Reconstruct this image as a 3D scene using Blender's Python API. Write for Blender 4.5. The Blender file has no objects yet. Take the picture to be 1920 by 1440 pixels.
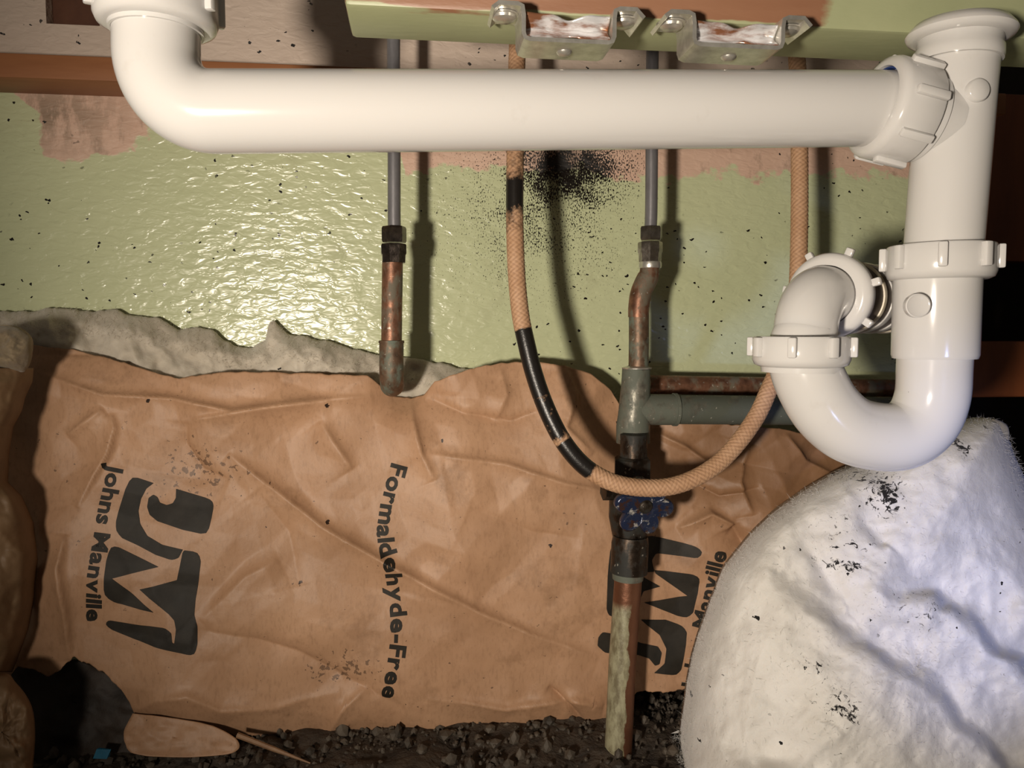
import bpy, bmesh, math, random
import numpy as np
from mathutils import Vector, Matrix, Quaternion
random.seed(7)
# ------------------------------------------------------------------ camera, world, lights, exposure
scene = bpy.context.scene
COL = scene.collection
F = 1450.0                      # focal length in pixels of the 1920 x 1440 frame
H = 0.33                        # camera height above the cabinet floor (m)
YAW, PITCH = math.radians(7.0), math.radians(4.0)
RIGHT = np.array([math.cos(YAW), -math.sin(YAW), 0.0])
F0 = np.array([math.sin(YAW), math.cos(YAW), 0.0])
FWD = F0 * math.cos(PITCH) + np.array([0, 0, -math.sin(PITCH)])
UP = F0 * math.sin(PITCH) + np.array([0, 0, math.cos(PITCH)])
CAM = np.array([0.0, 0.0, H])
cd = bpy.data.cameras.new('camera'); cd.sensor_width = 36.0; cd.lens = 36.0 * F / 1920.0
cd.clip_start = 0.01; cd.clip_end = 20
co = bpy.data.objects.new('camera', cd); COL.objects.link(co)
m = Matrix.Identity(4)
for i in range(3):
    m[i][0] = RIGHT[i]; m[i][1] = UP[i]; m[i][2] = -FWD[i]; m[i][3] = CAM[i]
co.matrix_world = m
scene.camera = co

w = bpy.data.worlds.new('world'); scene.world = w; w.use_nodes = True
w.node_tree.nodes['Background'].inputs[0].default_value = (1.0, 0.86, 0.7, 1)
w.node_tree.nodes['Background'].inputs[1].default_value = 0.06

def spot(name, loc, aim, power, color, size, angle, blend):
    l = bpy.data.lights.new(name, 'SPOT'); l.energy = power; l.color = color
    l.shadow_soft_size = size; l.spot_size = math.radians(angle); l.spot_blend = blend
    o = bpy.data.objects.new(name, l); COL.objects.link(o)
    o.location = loc
    o.rotation_euler = (Vector(aim) - Vector(loc)).to_track_quat('-Z', 'Y').to_euler()
    return o
# hand-held work lamp beside the camera, and two cool fill spots added for a bluish tint
spot('work_lamp', (-0.25, -0.19, H - 0.07), (0.19, 0.60, H + 0.08), 27.0, (1.0, 0.88, 0.74), 0.028, 88, 1.0)
spot('cool_fill', (0.18, -0.14, 0.17), (0.372, 0.42, 0.150), 8.5, (0.30, 0.42, 1.0), 0.03, 23, 1.0)
spot('cool_fill_2', (0.24, -0.14, 0.10), (0.282, 0.37, 0.262), 6.0, (0.36, 0.48, 1.0), 0.03, 15, 1.0)

vs = scene.view_settings
scene.display_settings.display_device = 'sRGB'
vs.view_transform = 'Standard'; vs.look = 'None'; vs.exposure = 0.0; vs.gamma = 1.0; vs.use_curve_mapping = False

# ------------------------------------------------------------------ measuring helpers
def ray(px, py):
    px = np.asarray(px, float)[..., None]; py = np.asarray(py, float)[..., None]
    return FWD + (px - 960) / F * RIGHT + (720 - py) / F * UP
def P(px, py, Y):
    d = ray(px, py)
    t = (np.asarray(Y, float) / d[..., 1])[..., None]
    return CAM + d * t
def PV(px, py, Y): return Vector(P(px, py, Y))
def rad(px, py, Y, rpx):                       # radius in metres of something rpx wide at that spot
    q = P(px, py, Y) - CAM
    return rpx * float(q @ FWD) / F

# ------------------------------------------------------------------ numeric noise
def _h(i, j, s):
    v = np.sin(i * 127.1 + j * 311.7 + s * 74.7) * 43758.5453
    return v - np.floor(v)
def vn(x, y, s=0):
    i = np.floor(x); j = np.floor(y); a = x - i; b = y - j
    a = a * a * (3 - 2 * a); b = b * b * (3 - 2 * b)
    return ((_h(i, j, s) * (1 - a) + _h(i + 1, j, s) * a) * (1 - b) + (_h(i, j + 1, s) * (1 - a) + _h(i + 1, j + 1, s) * a) * b) - 0.5
def fbm(x, y, s=0, o=4):
    r = 0; a = 1.0
    for k in range(o):
        r = r + a * vn(x * 2 ** k, y * 2 ** k, s + k * 3); a *= 0.5
    return r
def tri(x, y, s=0):                             # faceted noise: flat triangles meeting in sharp creases
    x, y = x + 0.35 * vn(x * .9, y * .9, s + 11) + .12 * vn(x * 3, y * 3, s + 5), y + 0.35 * vn(x * .9 + 7, y * .9, s + 12)
    k = (x + y) * 0.366025; X = x + k; Y = y + k
    i = np.floor(X); j = np.floor(Y); a = X - i; b = Y - j
    v00 = _h(i, j, s); v11 = _h(i + 1, j + 1, s)
    up = v00 * (1 - a) + _h(i + 1, j, s) * (a - b) + v11 * b
    lo = v00 * (1 - b) + _h(i, j + 1, s) * (b - a) + v11 * a
    return np.where(a > b, up, lo) - 0.5
def segdist(px, py, pts):
    """distance to a polyline and parameter 0..1 along it"""
    best = np.full(np.shape(px), 1e9); par = np.zeros(np.shape(px)); side = np.zeros(np.shape(px))
    n = len(pts) - 1
    for k in range(n):
        ax, ay = pts[k]; bx, by = pts[k + 1]
        dx, dy = bx - ax, by - ay
        t = np.clip(((px - ax) * dx + (py - ay) * dy) / (dx * dx + dy * dy), 0, 1)
        d = np.hypot(px - ax - t * dx, py - ay - t * dy)
        c = d < best
        best = np.where(c, d, best); par = np.where(c, (k + t) / n, par)
        side = np.where(c, np.sign((px - ax) * dy - (py - ay) * dx), side)
    return best, par, side

# ------------------------------------------------------------------ mesh helpers
ABS = {}
def tag(o, label=None, cat=None, group=None, kind=None):
    if label: o['label'] = label
    if cat: o['category'] = cat
    if group: o['group'] = group
    if kind: o['kind'] = kind
    return o
def empty(name, loc, label, cat, group=None):
    o = bpy.data.objects.new(name, None); COL.objects.link(o); o.location = loc; o.empty_display_size = .02
    ABS[o.name] = Vector(loc)
    return tag(o, label, cat, group)
def smooth_by(o, deg):
    me = o.data
    if deg <= 0: return
    me.polygons.foreach_set('use_smooth', [True] * len(me.polygons))
    if deg < 180:
        bm = bmesh.new(); bm.from_mesh(me)
        for e in bm.edges:
            if len(e.link_faces) == 2 and e.calc_face_angle(0) > math.radians(deg): e.smooth = False
        bm.to_mesh(me); bm.free()
class MB:
    def __init__(s): s.v = []; s.f = []
    def add(s, vs, fs):
        b = len(s.v); s.v += [tuple(p) for p in vs]; s.f += [tuple(b + i for i in f) for f in fs]; return s
    def lathe(s, prof, M, n=48, closed=False, phase=0.0):
        vs = []; fs = []; k = len(prof)
        for (r, z) in prof:
            for i in range(n):
                a = 2 * math.pi * i / n + phase
                vs.append(M @ Vector((r * math.cos(a), r * math.sin(a), z)))
        for q in range(k - (0 if closed else 1)):
            q2 = (q + 1) % k
            for i in range(n):
                j = (i + 1) % n
                fs.append((q * n + i, q * n + j, q2 * n + j, q2 * n + i))
        if not closed:
            fs.append(tuple(reversed(range(n)))); fs.append(tuple(range((k - 1) * n, k * n)))
        return s.add(vs, fs)
    def tube(s, pts, rads, n=32, caps=True):
        pts = [Vector(p) for p in pts]
        if not hasattr(rads, '__len__'): rads = [rads] * len(pts)
        T = []
        for i in range(len(pts)):
            a = pts[max(0, i - 1)]; b = pts[min(len(pts) - 1, i + 1)]; T.append((b - a).normalized())
        ref = Vector((0, 1, 0)) if abs(T[0].y) < .9 else Vector((1, 0, 0))
        N = (ref - T[0] * ref.dot(T[0])).normalized()
        vs = []; fs = []
        for i, p in enumerate(pts):
            if i: N = (N - T[i] * N.dot(T[i])).normalized()
            B = T[i].cross(N)
            for k in range(n):
                a = 2 * math.pi * k / n
                vs.append(p + (N * math.cos(a) + B * math.sin(a)) * rads[i])
        for i in range(len(pts) - 1):
            for k in range(n):
                j = (k + 1) % n
                fs.append((i * n + k, i * n + j, (i + 1) * n + j, (i + 1) * n + k))
        if caps:
            fs.append(tuple(reversed(range(n)))); fs.append(tuple(range((len(pts) - 1) * n, len(pts) * n)))
        return s.add(vs, fs)
    def box(s, lo, hi, M=None, bev=0.0):
        bm = bmesh.new(); bmesh.ops.create_cube(bm, size=1.0)
        for v in bm.verts: v.co = Vector([lo[i] + (v.co[i] + .5) * (hi[i] - lo[i]) for i in range(3)])
        if bev: bmesh.ops.bevel(bm, geom=bm.edges[:], offset=bev, segments=2, affect='EDGES', profile=.5)
        if M: bmesh.ops.transform(bm, matrix=M, verts=bm.verts)
        bm.verts.index_update()
        s.add([v.co.copy() for v in bm.verts], [[v.index for v in f.verts] for f in bm.faces]); bm.free(); return s
    def build(s, name, mt, parent=None, smooth=40, origin=None):
        me = bpy.data.meshes.new(name)
        base = ABS[parent.name] if parent is not None else Vector(origin or (0, 0, 0))
        me.from_pydata([tuple(Vector(p) - base) for p in s.v], [], s.f)
        bm = bmesh.new(); bm.from_mesh(me); bmesh.ops.recalc_face_normals(bm, faces=bm.faces); bm.to_mesh(me); bm.free()
        me.update()
        me.materials.append(mt)
        o = bpy.data.objects.new(name, me); COL.objects.link(o)
        if parent is not None: o.parent = parent
        else: o.location = base
        ABS[o.name] = Vector(base)
        smooth_by(o, smooth)
        return o
def grid_obj(name, V, nr, nc, mt, parent=None, origin=None, closed_u=False, smooth=180, thick=0):
    """V: (nr*nc,3) numpy rows x columns"""
    base = np.array(ABS[parent.name]) if parent is not None else np.array(origin or (0, 0, 0), float)
    i, j = np.meshgrid(np.arange(nr - 1), np.arange(nc if closed_u else nc - 1), indexing='ij')
    j2 = (j + 1) % nc
    fs = np.stack([i * nc + j, i * nc + j2, (i + 1) * nc + j2, (i + 1) * nc + j], -1).reshape(-1, 4)
    me = bpy.data.meshes.new(name); me.from_pydata((V - base).tolist(), [], fs.tolist()); me.update()
    me.materials.append(mt)
    o = bpy.data.objects.new(name, me); COL.objects.link(o)
    if parent is not None: o.parent = parent
    else: o.location = tuple(base)
    ABS[o.name] = Vector(base)
    if smooth: me.polygons.foreach_set('use_smooth', [True] * len(me.polygons))
    if thick:
        md = o.modifiers.new('thickness', 'SOLIDIFY'); md.thickness = thick; md.offset = 0
    return o
def axM(loc, axis, spin=0.0):
    q = Vector(axis).to_track_quat('Z', 'X'); return Matrix.Translation(Vector(loc)) @ q.to_matrix().to_4x4() @ Matrix.Rotation(spin, 4, 'Z')
def smooth_path(pts, n):
    """Catmull-Rom through 3-D points"""
    p = [np.array(q, float) for q in pts]; p = [2 * p[0] - p[1]] + p + [2 * p[-1] - p[-2]]
    out = []
    for k in range(1, len(p) - 2):
        for t in np.linspace(0, 1, n, endpoint=False):
            a, b, c, d = p[k - 1], p[k], p[k + 1], p[k + 2]
            out.append(.5 * ((2 * b) + (c - a) * t + (2 * a - 5 * b + 4 * c - d) * t ** 2 + (3 * b - a - 3 * c + d) * t ** 3))
    out.append(p[-2]); return out

# ------------------------------------------------------------------ materials
class NT:
    def __init__(s, name):
        s.m = bpy.data.materials.new(name); s.m.use_nodes = True; s.t = s.m.node_tree; s.n = s.t.nodes
        s.b = s.n['Principled BSDF']; s.tc = s.n.new('ShaderNodeNewGeometry')
        s.pos = s.tc.outputs['Position']
    def link(s, a, b): s.t.links.new(a, b)
    def put(s, sock, v):
        if isinstance(v, bpy.types.NodeSocket): s.link(v, sock)
        elif v is not None:
            if sock.type == 'RGBA' and len(v) == 3: v = (*v, 1)
            sock.default_value = v
    def mapped(s, scale=(1, 1, 1), loc=(0, 0, 0), rot=(0, 0, 0), src=None):
        k = s.n.new('ShaderNodeMapping'); s.link(src or s.pos, k.inputs[0])
        k.inputs['Scale'].default_value = scale; k.inputs['Location'].default_value = loc; k.inputs['Rotation'].default_value = rot
        return k.outputs[0]
    def noise(s, scale, detail=4, rough=.55, vec=None, dist=0):
        k = s.n.new('ShaderNodeTexNoise'); s.link(vec or s.pos, k.inputs['Vector'])
        k.inputs['Scale'].default_value = scale; k.inputs['Detail'].default_value = detail
        k.inputs['Roughness'].default_value = rough; k.inputs['Distortion'].default_value = dist
        return k.outputs[0]
    def voro(s, scale, vec=None, feat='F1', out='Distance', rnd=1):
        k = s.n.new('ShaderNodeTexVoronoi'); k.feature = feat; s.link(vec or s.pos, k.inputs['Vector'])
        k.inputs['Scale'].default_value = scale; k.inputs['Randomness'].default_value = rnd
        return k.outputs[out]
    def math(s, op, a, b=None, c=None, clamp=False):
        k = s.n.new('ShaderNodeMath'); k.operation = op; k.use_clamp = clamp
        s.put(k.inputs[0], a); s.put(k.inputs[1], b)
        if c is not None: s.put(k.inputs[2], c)
        return k.outputs[0]
    def rng(s, v, a, b, c=0.0, d=1.0):
        k = s.n.new('ShaderNodeMapRange'); s.put(k.inputs[0], v)
        for i, q in enumerate((a, b, c, d)): s.put(k.inputs[i + 1], q)
        return k.outputs[0]
    def mix(s, f, a, b):
        k = s.n.new('ShaderNodeMix'); k.data_type = 'RGBA'
        s.put(k.inputs[0], f); s.put(k.inputs[6], a); s.put(k.inputs[7], b); return k.outputs[2]
    def xyz(s, src=None):
        k = s.n.new('ShaderNodeSeparateXYZ'); s.link(src or s.pos, k.inputs[0]); return k.outputs
    def attr(s, name):
        k = s.n.new('ShaderNodeAttribute'); k.attribute_name = name; return k.outputs['Fac']
    def bump(s, h, strength=.3, dist=.001, nrm=None):
        k = s.n.new('ShaderNodeBump'); k.inputs['Strength'].default_value = strength; k.inputs['Distance'].default_value = dist
        s.link(h, k.inputs['Height'])
        if nrm: s.link(nrm, k.inputs['Normal'])
        return k.outputs[0]
    def blob(s, c, r, pw=1.0):
        """soft 1 at c fading to 0 at radius r (rx, ry, rz)"""
        mp = s.mapped(tuple(1 / q for q in r), tuple(-c[i] / r[i] for i in range(3)))
        k = s.n.new('ShaderNodeVectorMath'); k.operation = 'LENGTH'; s.link(mp, k.inputs[0])
        return s.rng(k.outputs['Value'], 0.0, 1.0, 1.0, 0.0)
    def specks(s, scale, keep, size, stretch=(1, 1, 1), loc=(0, 0, 0)):
        wv = s.n.new('ShaderNodeTexNoise'); s.link(s.pos, wv.inputs['Vector']); wv.inputs['Scale'].default_value = 260; wv.inputs['Detail'].default_value = 2
        ad = s.n.new('ShaderNodeVectorMath'); ad.operation = 'MULTIPLY_ADD'; s.link(wv.outputs['Color'], ad.inputs[0]); ad.inputs[1].default_value = (.005, .005, .005); s.link(s.pos, ad.inputs[2])
        v = s.mapped(stretch, loc, src=ad.outputs[0]); k = s.n.new('ShaderNodeTexVoronoi'); s.link(v, k.inputs['Vector']); k.inputs['Scale'].default_value = scale
        c = s.xyz(k.outputs['Color'])
        on = s.math('GREATER_THAN', c[0], 1 - keep)
        sz = s.math('MULTIPLY', c[1], size)
        return s.math('MULTIPLY', on, s.math('LESS_THAN', k.outputs['Distance'], sz))
    def out(s, color=None, rough=None, metal=None, normal=None, **kw):
        b = s.b.inputs
        s.put(b['Base Color'], color); s.put(b['Roughness'], rough); s.put(b['Metallic'], metal)
        if normal: s.link(normal, b['Normal'])
        for k, v in kw.items(): s.put(b[k.replace('_', ' ')], v)
        return s.m
YW = 0.68                                        # back wall plane
def pw(px, py, Y=YW): return tuple(P(px, py, Y))

def mat_wall():
    t = NT('painted_wall'); x, y, z = t.xyz()
    nz = t.noise(26, 5, .6, t.mapped((1, 1, 1.4)))
    nz2 = t.noise(90, 3, .6)
    zb = float(P(1000, 318, YW)[2])
    edge = t.math('ADD', z, t.math('ADD', t.math('MULTIPLY', t.math('SUBTRACT', nz, .5), .05), t.math('MULTIPLY', t.math('SUBTRACT', nz2, .5), .012)))
    # the bare band hangs lower where a drip of old adhesive ran down
    drip = t.blob(pw(150, 265), (.055, .2, .035))
    edge = t.math('ADD', edge, t.math('MULTIPLY', drip, .016))
    notch = t.blob(pw(-40, 215), (.06, .2, .05))
    edge = t.math('SUBTRACT', edge, t.math('MULTIPLY', notch, .09))
    edge = t.math('SUBTRACT', edge, t.math('MULTIPLY', t.math('MULTIPLY', t.rng(x, pw(760, 300)[0], pw(735, 300)[0]), t.rng(x, pw(200, 300)[0], pw(330, 300)[0])), .035))
    edge = t.math('SUBTRACT', edge, t.math('MULTIPLY', t.rng(x, pw(330, 300)[0], pw(200, 300)[0]), .010))
    bare = t.rng(edge, zb - .0015, zb + .0015)
    green = t.mix(t.noise(9, 3), (.51, .555, .335), (.61, .645, .405))
    pink = t.mix(t.noise(18, 6, .65), (.60, .385, .285), (.74, .53, .41))
    pink = t.mix(t.rng(t.noise(60, 4, .7, t.mapped((1, 1, .45))), .58, .72, 0, .55), pink, (.2, .14, .095))
    stn = t.math('MULTIPLY', t.blob(pw(95, 215), (.075, .3, .04)), t.rng(t.noise(55, 5, .7, t.mapped((1.6, 1, .7))), .4, .55))
    pink = t.mix(t.math('MULTIPLY', stn, .8), pink, (.22, .16, .105))
    col = t.mix(bare, green, pink)
    up = t.rng(z, float(P(400, 125, YW)[2]), float(P(400, 120, YW)[2]))
    plaster = t.mix(t.noise(14, 5, .6), (.54, .43, .35), (.68, .56, .47))
    col = t.mix(up, col, plaster)
    thin = t.mapped((1, .2, 1))
    # soot sprayed round the burnt hose
    fine = t.noise(900, 2, .6, t.mapped((1, 1, .55)))
    dens = t.math('MAXIMUM', t.blob(pw(1062, 318), (.095, .3, .06)), t.math('MULTIPLY', t.blob(pw(1000, 400), (.14, .3, .12)), .5))
    dens = t.math('MULTIPLY', dens, t.rng(t.noise(60, 3), .0, .6))
    soot = t.math('GREATER_THAN', t.math('ADD', fine, t.math('MULTIPLY', dens, .5)), .735)
    sp = t.specks(75, .42, .19, (1, .05, 1.5)); sp2 = t.specks(170, .30, .20, (.8, .05, 1.0), (.3, 0, .7)); sp3 = t.specks(34, .4, .085, (1, .05, 1.6), (.9, 0, .2))
    sp = t.math('MULTIPLY', t.math('MAXIMUM', t.math('MAXIMUM', sp, sp3), sp2), t.rng(t.noise(11, 2), .44, .5))
    dirt = t.math('MULTIPLY', t.rng(t.noise(22, 5), .6, .8), .3)
    col = t.mix(dirt, col, (.2, .17, .09))
    smoke = t.math('MULTIPLY', t.blob(pw(1055, 300), (.035, .2, .045)), .75)
    col = t.mix(smoke, col, (.03, .025, .02))
    col = t.mix(t.math('MAXIMUM', soot, sp), col, (.008, .006, .005))
    h = t.noise(150, 2, .5, t.mapped((.55, 1, 1.25)), .6)
    h2 = t.noise(48, 2, .5, t.mapped((.6, 1, 1.0)))
    n = t.bump(h, .7, .0017); n = t.bump(h2, .4, .003, n)
    r = t.rng(bare, 0, 1, .25, .6)
    return t.out(col, r, 0, n, Specular_IOR_Level=.55)
def mat_simple(name, c1, c2, scale, rough=.5, metal=0, bs=.2, bscale=200, bd=.0006, spec=.5, stretch=(1, 1, 1), lo=.3, hi=.7):
    t = NT(name); v = t.mapped(stretch)
    return t.out(t.mix(t.rng(t.noise(scale, 5, .6, v), lo, hi), c1, c2), rough, metal, t.bump(t.noise(bscale, 3, .6, v), bs, bd), Specular_IOR_Level=spec)
def mat_pvc():
    t = NT('white_pvc')
    sm = t.math('MULTIPLY', t.rng(t.noise(40, 5, .65), .62, .8), .35)
    sp = t.specks(60, .12, .09); col = t.mix(sm, (.62, .605, .585), (.44, .41, .36)); col = t.mix(t.math('MULTIPLY', sp, .6), col, (.12, .1, .08))
    return t.out(col, .15, 0, t.bump(t.noise(120, 2), .04, .0006), Subsurface_Weight=.12, Subsurface_Scale=.006, Subsurface_Radius=(1, .8, .6), Specular_IOR_Level=.45)
def mat_copper(name, base, patina, amount, rough=.38, metal=.85):
    t = NT(name); nz = t.noise(75, 6, .65, t.mapped((1, 1, .6)))
    col = t.mix(t.rng(t.noise(160, 4), .35, .7), base, tuple(q * .45 for q in base))
    f = t.rng(nz, 1 - amount - .06, 1 - amount + .06)
    col = t.mix(f, col, patina)
    lime = t.specks(330, .25, .3); col = t.mix(t.math('MULTIPLY', lime, .5), col, (.45, .42, .36))
    return t.out(col, t.rng(f, 0, 1, rough, .7), t.rng(f, 0, 1, metal, .1), t.bump(t.noise(260, 4), .35, .0006))
def mat_kraft():
    t = NT('kraft_paper')
    col = t.mix(t.rng(t.noise(13, 6, .65), .3, .7), (.44, .25, .142), (.56, .335, .20))
    col = t.mix(t.math('MULTIPLY', t.rng(t.noise(420, 3, .6, t.mapped((1, 1, .35))), .5, .75), .35), col, (.22, .12, .06))
    col = t.mix(t.rng(t.noise(5.5, 4, .6, t.mapped((1, .3, 1.3), (1, 0, 5))), .42, .68, 0, .5), col, (.27, .15, .08))
    damp = t.rng(t.noise(20, 5, .7, t.mapped((1, .3, 1), (3, 0, 2))), .56, .72, 0, .5)
    col = t.mix(damp, col, (.2, .105, .05))
    right_dark = t.rng(t.math('ADD', t.blob(pw(1450, 850, .615), (.16, .5, .10)), t.math('MULTIPLY', t.math('SUBTRACT', t.noise(30, 5, .65), .5), .5)), .15, .6, 0, .75)  # darker patch with a noisy rim on the right of the paper
    col = t.mix(right_dark, col, (.19, .095, .042))
    sp = t.math('MAXIMUM', t.specks(70, .16, .14, (1.6, .1, .8)), t.specks(45, .1, .1, (1, .1, 1), (.4, 0, .1)))
    sp = t.math('MULTIPLY', sp, t.rng(t.noise(8, 2), .45, .5))
    peel = t.math('GREATER_THAN', t.math('ADD', t.noise(230, 3), t.math('MULTIPLY', t.math('MAXIMUM', t.blob(pw(370, 880, .615), (.05, .3, .035)), t.blob(pw(640, 1250, .615), (.05, .3, .02))), .22)), .72)
    col = t.mix(t.math('MAXIMUM', sp, t.math('MULTIPLY', peel, .6)), col, (.03, .016, .01))
    return t.out(col, .5, 0, t.bump(t.noise(300, 4, .6), .22, .0008), Specular_IOR_Level=.4)
def mat_fiber(name, c1, c2, stains=()):
    t = NT(name)
    col = t.mix(t.rng(t.noise(18, 5, .6), .3, .7), c1, c2)
    if stains:
        d = None
        for c, r, k in stains:
            b = t.math('MULTIPLY', t.blob(c, r), k); d = b if d is None else t.math('MAXIMUM', d, b)
        fine = t.noise(170, 4, .68, dist=1.2)
        s = t.rng(t.math('ADD', fine, t.math('MULTIPLY', d, .33)), .70, .76)
        s2 = t.math('MAXIMUM', t.specks(70, .4, .15, (1, .3, 1)), t.specks(150, .22, .17, (1, .3, 1), (.4, .2, .7))); s2 = t.math('MULTIPLY', s2, t.rng(t.noise(14, 2), .42, .5))
        col = t.mix(t.math('MAXIMUM', s, s2), col, (.02, .018, .018))
    n = t.bump(t.noise(60, 5, .6, dist=.8), .3, .004); n = t.bump(t.noise(600, 3, .7), .35, .0008, n)
    return t.out(col, .85, 0, n, Subsurface_Weight=.35, Subsurface_Scale=.01, Subsurface_Radius=(1, .9, .8), Specular_IOR_Level=.2, Sheen_Weight=.25)
def mat_hose():
    t = NT('braided_hose'); wv = t.attr('wear'); gr = t.attr('groove')
    base = t.mix(t.rng(t.noise(60, 5), .3, .7), (.50, .285, .155), (.62, .385, .235))
    base = t.mix(t.math('MULTIPLY', t.rng(gr, 0, 1, 1, 0), .6), base, (.17, .08, .04))
    br = t.rng(t.math('ADD', wv, t.math('MULTIPLY', t.math('SUBTRACT', t.noise(190, 5, .7), .5), .7)), .42, .62)
    col = t.mix(br, base, (.012, .01, .009))
    return t.out(col, t.rng(br, 0, 1, .62, .33), 0, t.bump(t.noise(900, 3), .25, .0005))
def mat_board():
    t = NT('painted_rail'); x, y, z = t.xyz()
    g = t.mix(t.noise(30, 4), (.31, .34, .19), (.41, .43, .25))
    nz = t.noise(24, 5, .6, t.mapped((.35, 1, 1.2)))
    zb = float(P(1000, 25, .40)[2])
    zone = t.rng(z, zb + .001, zb + .005); 
    mid = t.math('MULTIPLY', t.rng(x, float(P(1590, 20, .4)[0]), float(P(1500, 20, .4)[0])), t.rng(x, float(P(700, 20, .4)[0]), float(P(1010, 20, .4)[0]), .55, 1))
    mid = t.rng(t.math('ADD', mid, t.math('MULTIPLY', t.math('SUBTRACT', t.noise(35, 5, .65, t.mapped((.5, 1, 1))), .5), 1.6)), .3, .6)
    f = t.math('MULTIPLY', t.rng(t.math('ADD', nz, t.math('MULTIPLY', zone, .38)), .62, .68), mid)
    br = t.mix(t.noise(40, 5, .6, t.mapped((.25, 1, 1.5))), (.22, .095, .05), (.33, .17, .095))
    return t.out(t.mix(f, g, br), .45, 0, t.bump(t.noise(120, 4, .6, t.mapped((.3, 1, 1))), .3, .001))
M = {}
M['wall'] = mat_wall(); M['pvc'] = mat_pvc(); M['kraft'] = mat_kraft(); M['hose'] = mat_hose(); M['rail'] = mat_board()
M['strip'] = mat_simple('ledger_wood', (.25, .095, .035), (.36, .15, .06), 40, .55, stretch=(.15, 1, 1))
M['darkwood'] = mat_simple('dark_stained_wood', (.16, .045, .014), (.26, .075, .022), 30, .55, stretch=(1, 1, .2))
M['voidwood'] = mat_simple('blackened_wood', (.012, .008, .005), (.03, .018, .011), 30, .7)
M['sill'] = mat_simple('tarred_sill', (.014, .009, .006), (.04, .024, .014), 35, .6, bs=.5)
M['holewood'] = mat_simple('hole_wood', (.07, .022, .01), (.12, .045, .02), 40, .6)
M['blue'] = mat_simple('blue_washer', (.01, .03, .14), (.015, .05, .2), 60, .4)
M['shadekraft'] = mat_simple('shaded_kraft', (.13, .075, .035), (.24, .15, .08), 25, .6, bs=.4)  # kraft with the dimness of the left edge put into its colour
M['bluebit'] = mat_simple('blue_plastic', (.01, .12, .22), (.02, .18, .3), 80, .35)
M['greytube'] = mat_simple('grey_supply_tube', (.16, .155, .165), (.23, .225, .235), 180, .38, .35, stretch=(1, 1, .3))
M['chrome'] = mat_simple('dull_chrome', (.23, .2, .17), (.45, .41, .36), 240, .24, .95, .3, 500)
M['darkchrome'] = mat_simple('dark_chrome', (.055, .045, .04), (.16, .13, .11), 200, .25, .9, .3, 400)
M['zinc'] = mat_simple('zinc_sheet', (.5, .48, .43), (.76, .74, .68), 130, .3, .75, .25, 300)
M['shine'] = mat_simple('bright_zinc', (.34, .15, .08), (.95, .95, .97), 62, .18, .5, .25, 120, .002, stretch=(.5, 1, 1.7), lo=.45, hi=.56)
M['copper'] = mat_copper('copper', (.26, .125, .075), (.14, .12, .085), .45, .45, .6)
M['copper_green'] = mat_copper('verdigris_copper', (.2, .125, .08), (.135, .155, .12), .45, .5, .5)
M['bronze'] = mat_copper('blackened_bronze', (.06, .042, .03), (.02, .02, .017), .5, .38)
M['greypipe'] = mat_copper('grey_patina_pipe', (.14, .135, .105), (.085, .095, .075), .6, .5, .3)
M['teegrey'] = mat_copper('grey_patina_tee', (.22, .21, .17), (.12, .132, .105), .55, .42, .45)
M['rubber'] = mat_simple('brown_rubber', (.09, .07, .055), (.16, .125, .1), 80, .5)
M['cream'] = mat_simple('aged_white_plastic', (.62, .53, .38), (.74, .68, .56), 90, .4)
M['ink'] = mat_simple('printed_ink', (.012, .010, .007), (.026, .021, .015), 60, .6, bs=.15, spec=.3)
M['soil'] = mat_simple('gritty_floor', (.02, .015, .011), (.075, .056, .04), 60, .75, bs=.8, bscale=170, bd=.004)
M['chip'] = mat_simple('mortar_crumbs', (.025, .02, .015), (.12, .095, .07), 45, .7)
M['splinter'] = mat_simple('splinter_wood', (.2, .1, .05), (.36, .22, .12), 90, .6)
M['shadefiber'] = mat_fiber('shaded_fiberglass', (.16, .12, .07), (.30, .24, .16))  # fibreglass darkened in colour to stand for shade at the left edge
M['fiber_dim'] = mat_fiber('aged_fiberglass', (.50, .44, .35), (.68, .62, .52), [((0, 0, 0), (.01, .01, .01), .1)])
ss = [(pw(1705, 940, .50), (.018, .3, .028), 1.0), (pw(1700, 915, .50), (.032, .3, .03), .62), (pw(1655, 1103, .46), (.03, .3, .008), .9), (pw(1615, 1360, .44), (.02, .3, .02), .8),
      (pw(1670, 1040, .47), (.04, .3, .03), .5), (pw(1790, 1190, .45), (.05, .3, .025), .5), (pw(1805, 840, .53), (.01, .3, .012), .9), (pw(1560, 1290, .45), (.025, .3, .01), .6)]
M['fiber'] = mat_fiber('white_fiberglass', (.74, .715, .67), (.88, .86, .83), ss)
def mat_lower_pipe():
    t = NT('copper_with_old_paint'); x, y, z = t.xyz()
    cx = float(P(1168, 1240, .575)[0])
    ax = t.math('ADD', x, t.math('MULTIPLY', t.math('SUBTRACT', z, float(P(1168, 1240, .575)[2])), -.045))
    side = t.math('ADD', t.math('SUBTRACT', cx + .001, ax), t.math('MULTIPLY', t.math('SUBTRACT', t.noise(110, 5, .65, t.mapped((1, 1, .4))), .5), .012))
    low = t.rng(z, float(P(1168, 1140, .575)[2]), float(P(1168, 1125, .575)[2]), 1, 0)
    f = t.math('MULTIPLY', t.rng(side, -.0004, .0004), low)
    cop = t.mix(t.noise(60, 4), (.13, .05, .025), (.22, .1, .055))
    pt = t.mix(t.rng(t.noise(170, 5, .7, t.mapped((1, 1, .4))), .4, .62), (.36, .34, .22), (.17, .145, .085))
    return t.out(t.mix(f, cop, pt), .45, t.rng(f, 0, 1, .6, 0), t.bump(t.noise(200, 4), .4, .001))
M['lowpipe'] = mat_lower_pipe()
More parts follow.
